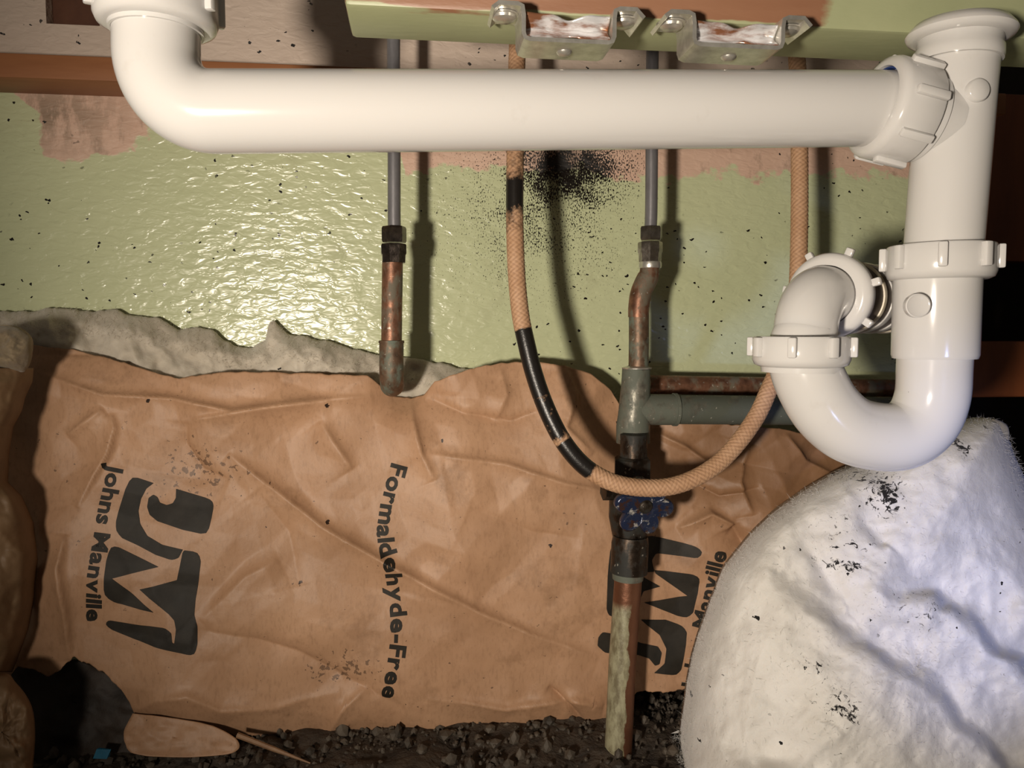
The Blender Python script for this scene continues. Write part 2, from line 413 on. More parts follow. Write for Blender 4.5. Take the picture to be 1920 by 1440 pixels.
def mat_wheel():
    t = NT('worn_blue_enamel')
    f = t.rng(t.noise(150, 4, .65), .57, .66); d = t.rng(t.noise(120, 3, .6, t.mapped(loc=(3, 1, 2))), .56, .62)
    col = t.mix(f, (.018, .026, .06), (.42, .4, .37)); col = t.mix(d, col, (.05, .025, .02))
    return t.out(col, .25, .2, t.bump(t.noise(200, 4), .5, .0015))
M['wheel'] = mat_wheel()

# ------------------------------------------------------------------ the setting
def struct(o, label=None): o['kind'] = 'structure'; return tag(o, label)
XL = float(P(-260, 720, YW)[0]); XR = float(P(1812, 500, YW)[0]); ZT = float(P(960, -160, YW)[2])
hx0, hx1 = float(P(86, 20, YW)[0]), float(P(186, 20, YW)[0]); hz0, hz1 = float(P(130, 46, YW)[2]), float(P(130, -60, YW)[2])
wb = MB()
for (a, b, c, d) in ((XL, hx0, 0, ZT), (hx1, XR, 0, ZT), (hx0, hx1, 0, hz0), (hx0, hx1, hz1, ZT)):
    wb.box((a, YW, c), (b, YW + .012, d))
struct(wb.build('wall_back', M['wall'], None, 0), 'glossy pale green painted wall with bare pinkish band and soot marks')
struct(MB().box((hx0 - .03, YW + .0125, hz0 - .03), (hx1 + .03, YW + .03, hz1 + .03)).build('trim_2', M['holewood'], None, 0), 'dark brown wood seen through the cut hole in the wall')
nx_, ny_ = 300, 150
GX, GY = np.meshgrid(np.linspace(XL, 1.1, nx_), np.concatenate([np.linspace(-.25, .45, 20), np.linspace(.455, .70, 110), np.linspace(.71, 1.0, 20)]))
GZ = -.004 + .008 * np.clip((GY - .54) / .08, 0, 1) + .010 * fbm(GX / .03, GY / .03, 88, 5)
struct(grid_obj('floor', np.stack([GX, GY, np.minimum(GZ, .012)], -1).reshape(-1, 3), ny_, nx_, M['soil'], None), 'dark gritty dirt floor')
# ledger strip along the back wall
za, zb2 = float(P(100, 148, YW - .042)[2]), float(P(100, 102, YW - .042)[2])
struct(MB().box((XL, YW - .042, za), (XR, YW, zb2), bev=.0012).build('trim_1', M['strip'], None, 40), 'reddish brown wooden ledger strip across the wall')
# dark tarred sill low down behind the insulation
struct(MB().box((XL, YW - .022, 0), (XR, YW, float(P(1240, 1285, YW - .02)[2])), bev=.002).build('baseboard_back', M['sill'], None, 40), 'black tarred sill board under the insulation')
# the dark bay on the right
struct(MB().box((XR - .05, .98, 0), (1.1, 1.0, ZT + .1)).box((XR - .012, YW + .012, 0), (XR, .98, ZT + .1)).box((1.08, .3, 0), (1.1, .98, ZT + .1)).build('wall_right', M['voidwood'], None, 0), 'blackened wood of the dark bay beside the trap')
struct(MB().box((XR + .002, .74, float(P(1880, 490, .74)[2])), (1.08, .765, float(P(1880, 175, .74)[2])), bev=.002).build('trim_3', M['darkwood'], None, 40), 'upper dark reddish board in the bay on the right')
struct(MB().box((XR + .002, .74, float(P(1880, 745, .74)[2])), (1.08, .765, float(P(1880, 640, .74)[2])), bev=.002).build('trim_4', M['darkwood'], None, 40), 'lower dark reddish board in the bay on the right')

# ------------------------------------------------------------------ painted rail under the sink
zr = float(P(1100, 32, .402)[2])
rail = empty('sink_rail', (.2, .42, zr), 'worn green painted wooden rail across the top, bare brown in places', 'rail')
xl0 = float(P(646, 20, .402)[0])
MB().box((xl0, .402, zr), (.62, .447, zr + .09), bev=.0026).build('board', M['rail'], rail)
# ------------------------------------------------------------------ sink clips
def clip(px0, px1, py_bot, label):
    Yf = .384
    x0 = float(P(px0, py_bot, Yf)[0]); x1 = float(P(px1, py_bot, Yf)[0]); z0 = float(P((px0 + px1) / 2, py_bot, Yf)[2])
    zt = zr - .0012; tk = .0021; L = .024
    e = empty('sink_clip', ((x0 + x1) / 2, Yf + L / 2, z0), label, 'bracket', 'metal sink clips on the rail')
    # bent strip profile: flange, wall, floor, wall, flange (in X, Z), run along Y
    fl = .015
    prof = [(x0 - fl, zt - .0035), (x0 - fl * .8, zt - tk / 2), (x0 - .003, zt - tk / 2), (x0 - .0006, zt - .002), (x0, zt - .006), (x0, z0 + .003), (x0 + .0008, z0 + .0008), (x0 + .003, z0),
            (x1 - .003, z0), (x1 - .0008, z0 + .0008), (x1, z0 + .003), (x1, zt - .006), (x1 + .0006, zt - .002), (x1 + .003, zt - tk / 2), (x1 + fl * .75, zt - tk / 2), (x1 + fl, zt - .005)]
    n = len(prof); off = []
    for i in range(n):
        a = Vector(prof[max(0, i - 1)]); b = Vector(prof[min(n - 1, i + 1)]); d = (b - a).normalized(); nn = Vector((-d.y, d.x)); off.append(nn * tk / 2)
    vs = []; fs = []
    for Y in (Yf, Yf + L):
        for s in (1, -1):
            for i in range(n): vs.append((prof[i][0] + s * off[i].x, Y, prof[i][1] + s * off[i].y))
    for i in range(n - 1):
        fs += [(i, i + 1, n + i + 1, n + i), (2 * n + i, 3 * n + i, 3 * n + i + 1, 2 * n + i + 1), (i, 2 * n + i, 2 * n + i + 1, i + 1), (n + i, n + i + 1, 3 * n + i + 1, 3 * n + i)]
    fs += [(0, n, 3 * n, 2 * n), (n - 1, 3 * n - 1, 4 * n - 1, 2 * n - 1)]
    MB().add(vs, fs).build('bent_strip', M['zinc'], e, 30)
    # wavy bright spring plate inside the channel
    nc, nr = 40, 14; zi0, zi1 = z0 + .0012, zt - .004
    V = []
    for k in range(nr):
        v = k / (nr - 1)
        for i in range(nc):
            u = i / (nc - 1)
            pinch = 1 - .34 * math.exp(-((u - .5) / .16) ** 2)
            zz = (zi0 + zi1) / 2 + (v - .5) * (zi1 - zi0) * pinch
            yy = Yf + .005 - .0022 * math.cos(v * math.pi * 2) + .0006 * math.sin(u * 17 + v * 5) + .002 * math.exp(-((u - .5) / .12) ** 2)
            V.append((x0 + .0014 + u * (x1 - x0 - .0028), yy, zz))
    grid_obj('spring_plate', np.array(V), nr, nc, M['shine'], e, thick=.0008)
    # rivet under the channel
    c = Vector(((x0 + x1) / 2, Yf + L * .55, z0 - tk / 2))
    MB().lathe([(.0003, -.0022), (.0022, -.0019), (.0038, -.0009), (.0042, .0004)], axM(c, (0, 0, 1)), 24).build('rivet', M['zinc'], e, 60)
    # screw and washer through each flange
    for xs in (x0 - fl * .55, x1 + fl * .5):
        sc = MB().lathe([(.0005, -.0036), (.004, -.0033), (.0058, -.0022), (.0062, -.0010), (.0075, -.001), (.0075, -.0002)], axM((xs, Yf + L * .5, zt - tk), (0, 0, 1)), 24).build('screw', M['zinc'], e, 40)
    return e
clip(982, 1152, 76, 'left zinc sink clip, its channel square to the viewer')
clip(1302, 1468, 86, 'right zinc sink clip, nearer the white drain tee')

# ------------------------------------------------------------------ white drain plumbing
R = 0.01905
def slip_nut(center, axis, parent, ro=.0262, L=.02, rin=.0198, lugs=8, name='slip_nut', lug_h=.0032, spin=0.0, mt='pvc'):
    Mx = axM(center, axis, spin)
    o = MB().lathe([(rin, 0), (rin, -.001), (ro - .004, -.001), (ro - .0012, .0002), (ro, .003), (ro, L - .001), (ro - .0008, L), (rin, L)], Mx, 64, closed=True).build(name, M[mt], parent, 50)
    for k in range(lugs):
        a = 2 * math.pi * k / lugs
        Ml = Mx @ Matrix.Rotation(a, 4, 'Z')
        MB().box((ro - .001, -.0022, .0045), (ro + lug_h, .0022, L - .0004), Ml, bev=.0009).build('lug', M[mt], o)
    return o
YP = .385
# waste arm: nut, elbow and long horizontal tube in one piece
A0 = PV(294, -60, YP); A1 = PV(294, 92, YP); A2 = PV(404, 210, YP); A3 = PV(1662, 204, YP + .003)
arm = empty('waste_pipe', (A1.x, YP, A3.z), 'long white plastic waste pipe with an elbow running across the top', 'pipe')
cor = PV(291, 212, YP)
pts = [A0.lerp(A1, t) for t in (0, .5)] + [A1]
for t in np.linspace(0, 1, 22)[1:]:
    th = t * math.pi / 2                     # quarter ellipse from A1 round to A2
    pts.append(A1 + (A2 - cor) * (1 - math.cos(th)) + (cor - A1) * math.sin(th))
pts += [A2.lerp(A3, t) for t in np.linspace(0, 1, 12)[1:]]
MB().tube(pts, R, 64).build('tube', M['pvc'], arm, 60)
MB().lathe([(.0192, 0), (.0205, 0), (.0207, .001), (.0205, .006), (.0192, .006)], axM(PV(294, 62, YP), (0, 0, 1)), 48, closed=True).build('collar', M['pvc'], arm, 50)
slip_nut(PV(295, 50, YP), (0, 0, 1), arm, ro=.0268, L=.026, spin=.42)
# drain tee
T0 = PV(1803, 42, YP); T1 = PV(1768, 470, YP + .003)
tax = (T0 - T1).normalized()
tee = empty('drain_tee', T1, 'upright white plastic drain tee under the rail, taking the long pipe', 'pipe tee')
MB().tube([T1 - tax * .012, T1.lerp(T0, .5), T0], .0193, 64).build('body', M['pvc'], tee, 50)
Mt = axM(PV(1796, 117, YP), tax)
MB().lathe([(.0192, 0), (.0209, 0), (.0213, .0016), (.0210, .0062), (.0202, .007), (.0202, .018), (.0192, .018)], Mt, 64, closed=True).build('hub_ring', M['pvc'], tee, 45)
Mt = axM(PV(1800, 76, YP), tax)
MB().lathe([(.0192, 0), (.0222, 0), (.0252, .0012), (.0262, .003), (.0255, .0045), (.0225, .008), (.0192, .0085)], Mt, 64, closed=True).build('top_flange', M['pvc'], tee, 45)
bd = (PV(1800, 232, YP) - PV(1640, 197, YP)).normalized()
bd = Vector((1, .02, -.20)).normalized()
B0 = PV(1641, 199, YP + .003)
MB().tube([B0 + bd * .004, B0 + bd * .038], .0212, 64).build('branch', M['pvc'], tee, 50)
nutB = slip_nut(B0, bd, tee, ro=.0263, L=.0225, rin=.0203, spin=.7, lug_h=.0025)
MB().lathe([(R + .0002, 0), (.0201, 0), (.0201, .004), (R + .0002, .004)], axM(B0 + bd * .0008, bd), 48, closed=True).build('washer', M['blue'], nutB, 40)
MB().lathe([(.0212, 0), (.0228, .0002), (.0228, .0032), (.0212, .0036)], axM(B0 + bd * .0245, bd), 64, closed=True).build('branch_rim', M['pvc'], tee, 45)
gb = PV(1789, 190, YP); gdir = (Vector(CAM) - gb); gdir.z = 0; gdir = Matrix.Rotation(math.radians(33), 3, 'Z') @ gdir.normalized()
MB().lathe([(.0058, -.02), (.0058, .0005), (.0048, .0014), (.0004, .0016)], axM(gb + gdir * .0192, (gdir.x, gdir.y, 0)), 32).build('moulding_boss', M['pvc'], tee, 50)
# trap
YT = .389
trap = empty('p_trap', PV(1640, 875, YT), 'white plastic U-shaped sink trap hanging from the tee', 'sink trap')
S1 = PV(1757, 515, YT); S2 = PV(1752, 672, YT)
sx = (S2 - S1).normalized()
MB().lathe([(.0192, 0), (.0217, 0), (.0215, (S2 - S1).length - .002), (.0208, (S2 - S1).length), (.0185, (S2 - S1).length)], axM(S1, sx), 64, closed=True).build('socket', M['pvc'], trap, 45)
slip_nut(PV(1762, 522, YT), -sx, trap, ro=.0268, L=.0175, rin=.0198, spin=.2)
ctr = [(1753, 640), (1751, 690), (1747, 745), (1728, 790), (1690, 817), (1640, 818), (1590, 803), (1550, 768), (1524, 725), (1510, 688), (1506, 655)]
ys = np.linspace(YT, .400, len(ctr))
MB().tube(smooth_path([P(a, b, y) for (a, b), y in zip(ctr, ys)], 8), [.0187] * (8 * (len(ctr) - 1) + 1), 64).build('bend', M['pvc'], trap, 60)
slip_nut(PV(1501, 684, .400), (0, 0, 1), trap, ro=.0255, L=.0155, rin=.0185, spin=.15)
MB().lathe([(.018, -.003), (.0212, -.003), (.0215, 0), (.018, 0)], axM(PV(1503, 687, .400), (0, 0, 1)), 64, closed=True).build('nut_rim', M['pvc'], trap, 45)
MB().lathe([(.0062, -.004), (.0062, -.0002), (.0056, .0002), (.0050, -.0002), (.0003, -.0002)], axM(PV(1722, 573, YT - .0188), (-.25, -1, 0)), 32).build('moulded_mark', M['pvc'], trap, 40)
# outlet elbow and trap arm towards the wall
dA = Vector((math.sin(math.radians(52)), math.cos(math.radians(52)), 0))
Cn = PV(1512, 552, .402)
outl = empty('trap_outlet', PV(1502, 640, .400), 'white plastic trap outlet elbow turning back to the wall behind the trap', 'pipe elbow')
ep = [PV(1501, 690, .400), PV(1502, 640, .400)]
for t in np.linspace(0, 1, 20):
    a = Cn - Vector((0, 0, .021)) ; b = Cn + dA * .021; th = t * math.pi / 2
    ep.append(a + dA * .021 * (1 - math.cos(th)) + Vector((0, 0, .021)) * math.sin(th))
ep += [Cn + dA * .05]
MB().tube(ep, .0167, 48).build('elbow', M['pvc'], outl, 60)
nE = slip_nut(Cn + dA * .025, dA, outl, ro=.0245, L=.009, rin=.0172, lugs=7, lug_h=.0042, spin=.4)
MB().tube([Cn + dA * .033, Cn + dA * .17], .0205, 48).build('trap_arm', M['rubber'], outl, 50)
for s_, wd, mt in ((.056, .005, 'cream'), (.070, .008, 'pvc'), (.090, .008, 'pvc'), (.112, .005, 'cream')):
    MB().lathe([(.0195, 0), (.0213, .0004), (.0218, wd / 2), (.0213, wd - .0004), (.0195, wd)], axM(Cn + dA * s_, dA), 48, closed=True).build('band', M[mt], outl, 50)

# ------------------------------------------------------------------ supply lines
def hexnut(mb, c, r, L, phase=0.0): return mb.lathe([(r * .78, -L / 2), (r * .93, -L / 2), (r, -L / 2 + .0015), (r, L / 2 - .0015), (r * .93, L / 2), (r * .78, L / 2)], axM(c, (0, 0, 1)), 6, phase=phase)
def supply(pxs, Y, nut1, nut2, label, mat):
    x_, y_ = pxs[-1]
    e = empty('supply_tube', PV(x_, y_, Y), label, 'water pipe', 'grey supply tubes on the wall')
    MB().tube(smooth_path([P(a, b, Y) for a, b in pxs], 6), .0049, 24).build('tube', M['greytube'], e, 60)
    (cx, ya, yb, hw) = nut1
    hexnut(MB(), PV(cx, (ya + yb) / 2, Y), rad(cx, ya, Y, hw) * 1.06, (PV(cx, ya, Y) - PV(cx, yb, Y)).length, .2).build('compression_nut', M[mat], e, 25)
    (cx, ya, yb, hw) = nut2
    L = (PV(cx, ya, Y) - PV(cx, yb, Y)).length; r = rad(cx, ya, Y, hw)
    MB().lathe([(r * .7, -L / 2), (r * .9, -L / 2), (r * .93, -L * .1), (r, 0), (r, L / 2 - .001), (r * .95, L / 2), (r * .7, L / 2)], axM(PV(cx, (ya + yb) / 2, Y), (0, 0, 1)), 8, phase=.5).build('fitting_body', M[mat], e, 25)
    return e
YC = .602
supply([(739, -60), (738, 60), (738, 200), (739, 300), (739, 400), (740, 440)], YC, (739, 425, 455, 22), (738, 458, 493, 25), 'grey supply tube with darkened nuts above the left copper stub', 'darkchrome')
supply([(1227, -60), (1224, 60), (1222, 200), (1222, 300), (1221, 400), (1219, 440)], YC, (1220, 425, 451, 20), (1219, 454, 491, 23), 'grey supply tube with dull chrome nuts above the copper tee', 'chrome')
# left copper stub with its elbow
st = empty('copper_stub', PV(734, 735, YC), 'short upright copper stub with green elbow dipping behind kraft paper', 'copper pipe')
MB().tube([PV(736, 490, YC), PV(735, 560, YC), PV(734, 650, YC)], .0079, 32).build('pipe', M['copper'], st, 60)
ePts = [PV(734, 640, YC), PV(734, 690, YC)]
e0 = PV(734, 690, YC)
for t in np.linspace(0, 1, 14)[1:]:
    th = t * math.pi / 2; ePts.append(e0 + Vector((0, .014 * (1 - math.cos(th)), -.014 * math.sin(th))))
ePts.append(e0 + Vector((0, .03, -.014)))
MB().tube(ePts, .0093, 32).build('elbow', M['copper_green'], st, 60)
MB().lathe([(.0079, -.0012), (.0097, -.001), (.0099, 0), (.0097, .001), (.0079, .0012)], axM(PV(734, 641, YC), (0, 0, 1)), 32, closed=True).build('solder_ring', M['copper_green'], st, 60)
# right copper riser with crimped reducer, and the tee
ri = empty('copper_riser', PV(1197, 695, YC), 'crooked copper riser pipe with a bent reducer above the grey tee', 'copper pipe')
MB().lathe([(.006, 0), (.0085, 0), (.0088, .001), (.0088, .004), (.0085, .005), (.006, .005)], axM(PV(1219, 503, YC), (0, 0, 1)), 32, closed=True).build('ferrule', M['zinc'], ri, 40)
pth = smooth_path([P(a, b, YC) for a, b in ((1218, 498), (1217, 515), (1210, 530), (1202, 550), (1198, 575), (1197, 595))], 6)
MB().tube(pth, list(np.interp(np.arange(len(pth)), [0, 8, 20, len(pth) - 1], [.0072, .0085, .0086, .0082])), 32).build('reducer', M['copper'], ri, 60)
MB().tube([PV(1198, 585, YC), PV(1198, 640, YC), PV(1197, 705, YC)], .0080, 32).build('pipe', M['copper_green'], ri, 60)
te = empty('pipe_tee', PV(1188, 830, YC), 'grey-green soldered pipe tee on the copper riser behind the hose', 'pipe tee')
MB().tube([PV(1193, 692, YC), PV(1192, 720, YC), PV(1189, 780, YC), PV(1187, 800, YC), PV(1187, 830, YC)], [.0112, .0115, .013, .0135, .0135], 40).build('body', M['teegrey'], te, 45)
MB().tube([PV(1190, 768, YC), PV(1268, 768, YC)], .0125, 40).build('branch', M['teegrey'], te, 50)
MB().tube([PV(1262, 768, YC), PV(1268, 768, YC)], .0134, 40).build('branch_rim', M['teegrey'], te, 50)
MB().lathe([(.0079, 0), (.0117, .0002), (.0119, .0012), (.0079, .0024)], axM(PV(1194, 692, YC), (0, 0, 1)), 40, closed=True).build('solder_ring', M['zinc'], te, 50)
hp0 = PV(1266, 768, YC); hp1 = PV(1745, 772, YC)
MB().tube([hp0, hp0.lerp(hp1, .5), hp1], .0118, 40).build('branch_pipe', M['greypipe'], None, 50, origin=hp0)
tag(bpy.data.objects['branch_pipe'], 'thick grey-green horizontal pipe leaving the tee towards the trap', 'pipe')
b0 = PV(1215, 721, .642); b1 = PV(1745, 730, .642)
MB().tube([b0, b0.lerp(b1, .5), b1], .0082, 32).build('copper_line', M['copper'], None, 50, origin=b0)
tag(bpy.data.objects['copper_line'], 'horizontal copper pipe against the wall, just above the grey pipe', 'copper pipe')
# stop valve with wheel
YV = .583
va = empty('stop_valve', PV(1180, 1060, YV), 'blackened stop valve with worn blue hand wheel half hidden by the hose', 'valve')
MB().lathe([(.0105, 0), (.0105, .02)], axM(PV(1188, 862, YV), (0, 0, 1)), 32).build('nipple', M['bronze'], va, 40)
def vz(py): return PV(1185, py, YV)
MB().lathe([(.010, 0), (.0155, .0005), (.0155, .0185), (.0125, .0205)], axM(PV(1185, 905, YV), (0, 0, 1)), 6, phase=.3).build('union_nut', M['bronze'], va, 25)
MB().tube([PV(1184, 900, YV), PV(1182, 930, YV), PV(1181, 970, YV), PV(1180, 1010, YV)], [.012, .0165, .0165, .013], 32).build('body', M['bronze'], va, 50)
MB().lathe([(.004, 0), (.0085, .0005), (.0085, .016), (.004, .0165)], axM(PV(1168, 918, YV - .004), (-1, -.1, .05)), 6).build('drain_cap', M['bronze'], va, 25)
wc = PV(1205, 944, .553); wax = Vector((.12, -1, -.22)).normalized(); sb = PV(1182, 955, YV)
MB().tube([sb, wc], [.009, .0075], 24).build('bonnet', M['bronze'], va, 50)
# scalloped wheel: outline with six lobes, rounded over
prof = []
N = 96; vsw = []; fsw = []
layers = [(.30, .0015), (.62, .0005), (.9, .0018), (1.0, .0004), (1.0, -.0040), (.9, -.0058), (.62, -.0045), (.30, -.0055)]
Mw = axM(wc, wax, .35)
for (k, zz) in layers:
    for i in range(N):
        a = 2 * math.pi * i / N; lob = abs(math.cos(3.0 * a)) ** .8
        rr = .0140 + .0100 * lob if k > .5 else .02
        vsw.append(Mw @ Vector((k * rr * math.cos(a), k * rr * math.sin(a), zz + .0045)))
for q in range(len(layers) - 1):
    for i in range(N): j = (i + 1) % N; fsw.append((q * N + i, q * N + j, (q + 1) * N + j, (q + 1) * N + i))
fsw.append(tuple(reversed(range(N)))); fsw.append(tuple(range((len(layers) - 1) * N, len(layers) * N)))
hw = MB().add(vsw, fsw).build('hand_wheel', M['wheel'], va, 60)
MB().lathe([(.0055, .004), (.0055, .0062), (.004, .0075), (.0005, .0078)], Mw, 20).build('wheel_screw', M['bronze'], hw, 50)
# lower pipe
MB().lathe([(.0115, 0), (.0145, .001), (.0145, .024), (.0135, .03), (.0115, .03)], axM(PV(1179, 1075, YV - .004), (.03, 0, 1)), 32, closed=True).build('coupling', M['bronze'], va, 45)
lp = empty('feed_pipe', (PV(1160, 1430, .575).x, .575, 0), 'upright copper feed pipe with flaking pale paint below the valve', 'copper pipe')
q0 = PV(1181, 1040, .577); q1 = PV(1167, 1240, .575); q2 = PV(1158, 1430, .573); dd = (q2 - q1); q3 = q2 + dd * max(0, (q2.z - .001) / -dd.z)
MB().tube([q0, q1, q2, q3], .0107, 40).build('pipe', M['lowpipe'], lp, 60)
MB().lathe([(.0105, 0), (.0119, .0002), (.0122, .003), (.0117, .011), (.0105, .0115)], axM(PV(1177, 1086, .577), (.03, 0, 1)), 40, closed=True).build('sleeve', M['teegrey'], lp, 50)

# ------------------------------------------------------------------ braided hose
hp = [(974, -60, .60), (971, 60, .592), (968, 160, .582), (966, 290, .57), (965, 380, .563), (966, 450, .558), (969, 520, .555), (976, 590, .551), (986, 640, .548), (1001, 700, .545), (1022, 760, .541),
      (1050, 818, .537), (1083, 862, .534), (1118, 890, .532), (1160, 908, .530), (1212, 915, .530), (1262, 911, .530), (1310, 893, .532), (1352, 864, .535), (1390, 822, .538), (1420, 778, .541), (1440, 735, .544),
      (1461, 685, .547), (1482, 620, .551), (1493, 560, .554), (1497, 500, .557), (1499, 400, .562), (1499, 290, .568), (1497, 160, .575), (1493, 90, .579), (1486, -60, .586)]
pix = smooth_path([(a, b, 0) for a, b, _ in hp], 70); ysm = smooth_path([(a, b, y) for a, b, y in hp], 70)
path = np.array([P(q[0], q[1], q[2]) for q in ysm]); pyv = np.array([q[1] for q in ysm]); half = np.arange(len(pyv)) < np.argmax(pyv)
seg = np.linalg.norm(np.diff(path, axis=0), axis=1); s = np.concatenate([[0], np.cumsum(seg)])
n_ring = 2000; su = np.linspace(0, s[-1], n_ring)
path = np.stack([np.interp(su, s, path[:, k]) for k in range(3)], 1); pyv = np.interp(su, s, pyv); half = su < su[np.argmax(pyv)]
T = np.gradient(path, axis=0); T /= np.linalg.norm(T, axis=1)[:, None]
Nn = np.cross(T, np.array([0, 1.0, 0])); Nn /= np.linalg.norm(Nn, axis=1)[:, None]; Bn = np.cross(T, Nn)
K = 48; th = np.linspace(0, 2 * np.pi, K, endpoint=False)
pitch = .0034; ph = su[:, None] / pitch * 2 * np.pi
br = np.abs(np.cos((8 * th[None] + ph) / 2)) ** 1.0; br2 = np.abs(np.cos((8 * th[None] - ph) / 2))
chk = (np.sin(8 * th[None] + ph) * np.sin(8 * th[None] - ph) > 0)
hgt = np.where(chk, br, br2)
wearv = np.zeros(n_ring)
def seglev(y0, y1, v, soft):
    a = np.clip((pyv - y0) / soft + .5, 0, 1) * np.clip((y1 - pyv) / soft + .5, 0, 1); return a * v * half
wearv = np.maximum.reduce([seglev(322, 412, .8, 60), seglev(250, 470, .46, 90), seglev(617, 745, 1.0, 16), seglev(735, 828, .7, 30), seglev(826, 884, 1.0, 14)])
sm_ = np.clip((wearv - .48) * 6, 0, 1)[:, None]
rr = .0060 + .00042 * hgt * (1 - sm_) + .00035 * sm_
V = path[:, None] + rr[..., None] * (np.cos(th)[None, :, None] * Nn[:, None] + np.sin(th)[None, :, None] * Bn[:, None])
ho = grid_obj('braided_hose', V.reshape(-1, 3), n_ring, K, M['hose'], None, origin=tuple(path[np.argmax(pyv)]), closed_u=True)
for nm, arr in (('wear', np.repeat(wearv, K)), ('groove', (hgt * (1 - sm_) + sm_).reshape(-1))):
    at = ho.data.attributes.new(nm, 'FLOAT', 'POINT'); at.data.foreach_set('value', arr.astype(np.float32))
tag(ho, 'tan braided water hose hanging in a loop, scorched black on its left side', 'hose')

# ------------------------------------------------------------------ kraft faced insulation batt
TOP = [(-60, 640), (20, 640), (60, 646), (150, 656), (240, 680), (300, 700), (340, 709), (395, 699), (465, 696), (600, 701), (690, 704), (712, 722), (735, 742), (770, 748), (795, 742), (815, 716), (850, 701), (880, 691), (940, 681), (1000, 678), (1060, 686),
       (1110, 702), (1148, 732), (1170, 770), (1215, 793), (1300, 793), (1400, 797), (1450, 800), (1560, 822), (1640, 850), (1700, 870)]
BOT = [(-60, 1330), (0, 1290), (40, 1245), (70, 1252), (95, 1266), (118, 1252), (140, 1228), (170, 1240), (205, 1258), (232, 1285), (248, 1312), (256, 1331), (300, 1338), (360, 1348), (420, 1361), (450, 1376), (475, 1372), (500, 1380), (540, 1390), (560, 1402), (600, 1398),
       (620, 1408), (642, 1409), (650, 1386), (664, 1371), (700, 1375), (740, 1386), (775, 1393), (800, 1388), (825, 1378), (880, 1375), (950, 1374), (1030, 1385), (1080, 1389), (1108, 1378), (1114, 1356), (1140, 1350), (1165, 1325), (1190, 1292), (1240, 1290), (1290, 1282), (1330, 1270), (1700, 1250)]
tx, ty = zip(*TOP); bx, by = zip(*BOT)
FOLDS = [  # polyline (px), height (m, + towards viewer), width (px), asymmetric step
    ([(430, 850), (480, 890), (600, 985), (720, 1055), (900, 1148), (1000, 1190), (1120, 1232)], .0085, 16),
    ([(90, 700), (200, 738), (330, 745), (440, 767), (560, 752), (700, 742)], .007, 11),
    ([(128, 1000), (118, 1060), (128, 1150), (135, 1235)], .008, 12),
    ([(370, 1175), (470, 1195), (560, 1225), (640, 1270), (760, 1330)], -.006, 26),
    ([(130, 815), (165, 790), (200, 765)], .006, 12), ([(215, 775), (222, 800), (205, 850), (180, 890), (150, 950)], .006, 9),
    ([(355, 790), (350, 830), (380, 880), (430, 900)], -.005, 14), ([(365, 785), (480, 765), (620, 750)], .005, 9),
    ([(600, 790), (640, 850), (660, 880)], .005, 16), ([(770, 748), (775, 790), (790, 850), (815, 900)], .006, 14),
    ([(800, 745), (870, 775), (960, 790), (1010, 770)], -.005, 15), ([(940, 690), (950, 740), (930, 790)], .004, 14),
    ([(1060, 690), (1080, 740), (1060, 800), (1110, 850)], .006, 14), ([(800, 850), (950, 870), (1060, 905), (1140, 920)], .005, 10),
    ([(1230, 810), (1290, 840), (1340, 875)], .007, 12), ([(1270, 990), (1330, 960), (1370, 980)], .009, 10), ([(1370, 980), (1400, 1030)], -.009, 14),
    ([(1400, 830), (1380, 900), (1400, 960)], .008, 16), ([(1460, 810), (1500, 860), (1560, 890)], .008, 14), ([(1290, 900), (1350, 930), (1420, 910)], -.007, 14),
    ([(250, 1330), (300, 1300), (360, 1290), (420, 1320), (520, 1325), (640, 1300)], .006, 20), ([(600, 1400), (640, 1330), (690, 1290)], .006, 15), ([(800, 1310), (950, 1330), (1080, 1310), (1130, 1320)], .007, 14),
    ([(1030, 1290), (1070, 1320), (1100, 1360)], -.008, 8), ([(480, 920), (540, 1000), (560, 1100)], -.004, 40), ([(880, 950), (1000, 1000), (1090, 1010)], -.0045, 30), ([(380, 1160), (460, 1080), (520, 1050)], .004, 20),
]
def kraft(px, py, off=0.0):
    px = np.asarray(px, float); py = np.asarray(py, float)
    v = np.clip((py - 680) / 700, -.1, 1.1)
    yb = .640 - .030 * np.sqrt(np.clip(v + .02, 0, 1)) - .006 * np.sin(np.clip(v, 0, 1) * 3.0)
    yb = yb + .035 * np.clip((v - .88) / .2, 0, 1) ** 2                              # tucks under at the foot
    yb = yb + .006 * np.exp(-((px - 1200) / 90) ** 2) - .010 * np.exp(-((px - 150) / 120) ** 2 - ((py - 1120) / 160) ** 2)
    groove = np.exp(-((px - 45) / 38) ** 2) * np.clip((940 - py) / 120, 0, 1)
    yb = yb + .006 * groove
    yb = yb + .016 * np.exp(-((px - 755) / 45) ** 2 - ((py - 735) / 40) ** 2)        # dent where the stub goes in
    q = P(px, py, yb); X = q[..., 0]; Z = q[..., 2]
    rc = np.clip((px - 1180) / 120, 0, 1) * np.clip((1150 - py) / 200, 0.25, 1)     # right side is more crumpled
    tc = np.clip((860 - py) / 140, 0, 1)
    h = -(.013 + .004 * rc) * tri(X / .12, Z / .12, 3) - (.0085 + .010 * rc + .005 * tc) * tri(X / .056, Z / .056, 9) - (.0022 + .004 * rc + .002 * tc) * tri(X / .022, Z / .022, 21)
    h = h - .006 * fbm(X / .15, Z / .15, 4, 3)
    for pts_, a, wd in FOLDS:
        d, par, side = segdist(px, py, pts_)
        tap = np.sin(np.clip(par, 0.0, 1.0) * np.pi) ** .5
        wd2 = np.where(side > 0, wd * .55, wd * 1.9)
        h = h - a * tap * np.exp(-d / wd2 * 1.1)
    h = np.clip(h, -.024, .016)
    return np.stack([X, yb + h - off, Z], -1)
